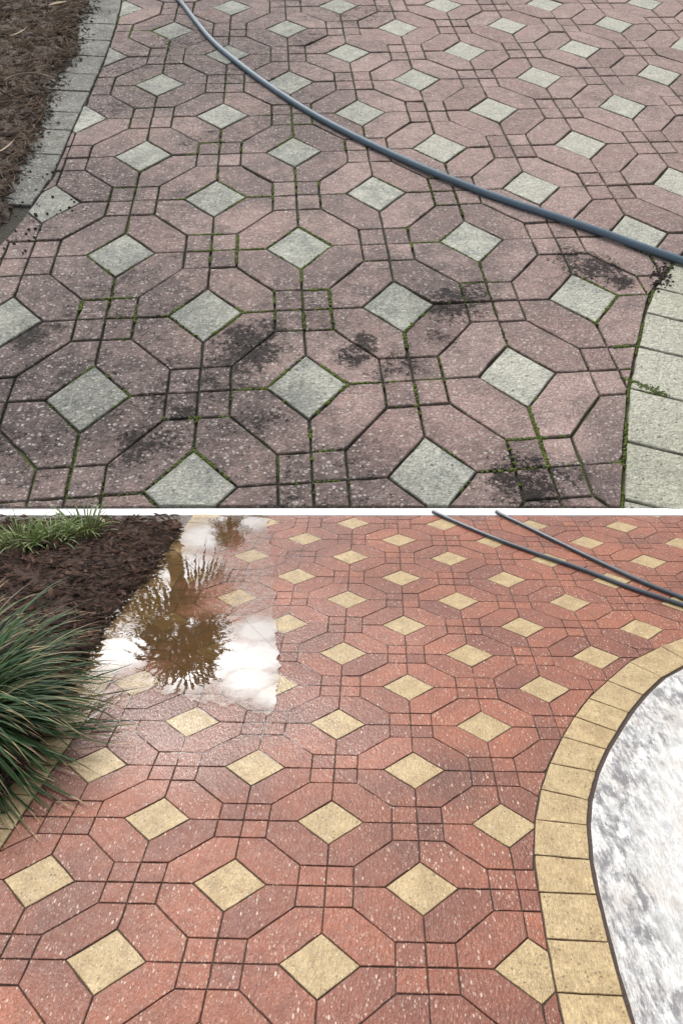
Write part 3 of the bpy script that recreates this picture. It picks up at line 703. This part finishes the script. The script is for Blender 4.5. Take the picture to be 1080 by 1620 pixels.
# ------------------------------------------------------------------ fan palm on the bank, seen mirrored in the puddle
def mirrored(px, py, yy):
    g0 = ground(px, py); r = ray(px, py); r = np.array([r[0], r[1], -r[2]]); return g0 + r * ((yy - g0[1]) / r[1])
n = NT('palm_leaf'); M_PALM = n.set(Base_Color=n.mix(n.noise(3, 3), (.045, .055, .02), (.10, .10, .045)), Roughness=.6)
n = NT('palm_trunk'); M_TRUNK = n.set(Base_Color=n.mix(n.noise(12, 4), (.08, .055, .035), (.20, .15, .10)), Roughness=.9)
def palm(px_, py_, yy, R0, label, seed):
    random.seed(seed); top = mirrored(px_, py_, yy); basez = -.1
    hb = [v for v in (UP.w(UP.st(np.array([top[0], top[1], 0])), 0),)]
    zt_ = float(c0[2][2]) - .1 if yy < c0[2][1] + 4 else -.1
    base = np.array([top[0] + .15, top[1], zt_])
    root = empty('palm_tree', base); tag(root, label, 'tree')
    P = [base + (top - base) * f + np.array([.08 * math.sin(3 * f), 0, 0]) for f in np.linspace(0, 1, 9)]
    vs, fs = tube(P, R0 * .085, 12); obj('trunk', vs, fs, M_TRUNK, root, smooth=True)
    mb = MB(); C3 = P[-1]
    for k in range(26):
        az = k * 2.4 + random.gauss(0, .2); el = random.uniform(-.7, 1.3); L = R0 * random.uniform(.12, .62)
        d = np.array([math.cos(az) * math.cos(el), math.sin(az) * math.cos(el), math.sin(el)])
        hub = C3 + d * L - np.array([0, 0, .12 * L]); v, f = tube([C3, C3 + d * L * .5, hub], R0 * .013, 5); mb.add(v, f)
        sd_ = unit(np.cross(d, np.array([0, 0, 1.0]))); up_ = np.cross(sd_, d)
        NF = 18
        for q in range(NF):
            a = (q / (NF - 1) - .5) * 4.0; dd = d * math.cos(a) + sd_ * math.sin(a); ll_ = R0 * .66 * (1 - .25 * abs(a) / 2) * random.uniform(.85, 1.1)
            wv = -sd_ * math.sin(a + 1.57) * 0 + unit(np.cross(dd, up_)) * R0 * .021
            p0, p1 = hub, hub + dd * ll_ * .6 - np.array([0, 0, .04 * R0]); p2 = hub + dd * ll_ * .95 - np.array([0, 0, R0 * random.uniform(.1, .28)])
            mb.add([p0, p1 - wv, p1 + up_ * R0 * .01, p1 + wv, p2], [[0, 1, 2], [0, 2, 3], [1, 4, 2], [2, 4, 3]])
    mb.build('crown', M_PALM, root)
palm(288, 985, c0[2][1] + 1.2, 4.0, 'fan palm on the bank whose crown and trunk show mirrored in the puddle', 11)
palm(362, 840, c0[2][1] + 3.0, 1.1, 'small farther fan palm mirrored at the puddle top', 5)

# ------------------------------------------------------------------ single leaves and stalks
n = NT('dry_leaf'); M_LEAF = n.set(Base_Color=n.mix(n.noise(30, 4), (.30, .21, .13), (.55, .44, .31)), Roughness=.8)
def leaf(plane, x, y, L, W, ang, label, h=.05, name='dry_leaf', cat='leaf'):
    c = plane.px(x, y); d = np.array([math.cos(ang), math.sin(ang)]); p = np.array([-d[1], d[0]]); vs = []; fs = []
    for i in range(9):
        f = i / 8; wd = W / 2 * math.sin(math.pi * min(1, f * .96 + .02)) ** .8; q = c + d * (f - .5) * L; lift = h + .18 * L * (f - .5) ** 2
        vs += [plane.w(q - p * wd, lift + wd * .5), plane.w(q, lift), plane.w(q + p * wd, lift + wd * .5)]
        vs += [plane.w(q - p * wd, lift + wd * .5 - .0015), plane.w(q, lift - .0015), plane.w(q + p * wd, lift + wd * .5 - .0015)]
    for i in range(8):
        b = i * 6
        fs += [[b, b + 1, b + 7, b + 6], [b + 1, b + 2, b + 8, b + 7], [b + 4, b + 3, b + 9, b + 10], [b + 5, b + 4, b + 10, b + 11]]
    tag(obj(name, vs, fs, M_LEAF, smooth=True), label, cat)
leaf(UP, 98, 26, .30, .10, .6, 'pale curled dry leaf high in the brown mulch', .12)
leaf(UP, 36, 72, .42, .03, 1.1, 'long straw coloured stalk lying in the brown mulch', .12, 'dry_stalk', 'stalk')
leaf(UP, 17, 252, .35, .025, 1.2, 'short pale stalk low in the brown mulch near its end', .1, 'dry_stalk', 'stalk')
leaf(LO, 166, 838, .09, .025, -1.0, 'small pale dry leaf in the dark mulch beside the grass tufts', .06)
n = NT('twig'); M_TWIG = n.set(Base_Color=(.26, .20, .15), Roughness=.85)
P = [UP.w(q, .13) for q in spline(pl(UP, [(14, 150), (30, 142), (50, 138), (70, 139), (92, 146)]), 6)]
vs, fs = tube(P, .008, 6); tag(obj('twig', vs, fs, M_TWIG, smooth=True), 'thin curved grey twig across the middle of the brown mulch', 'twig')
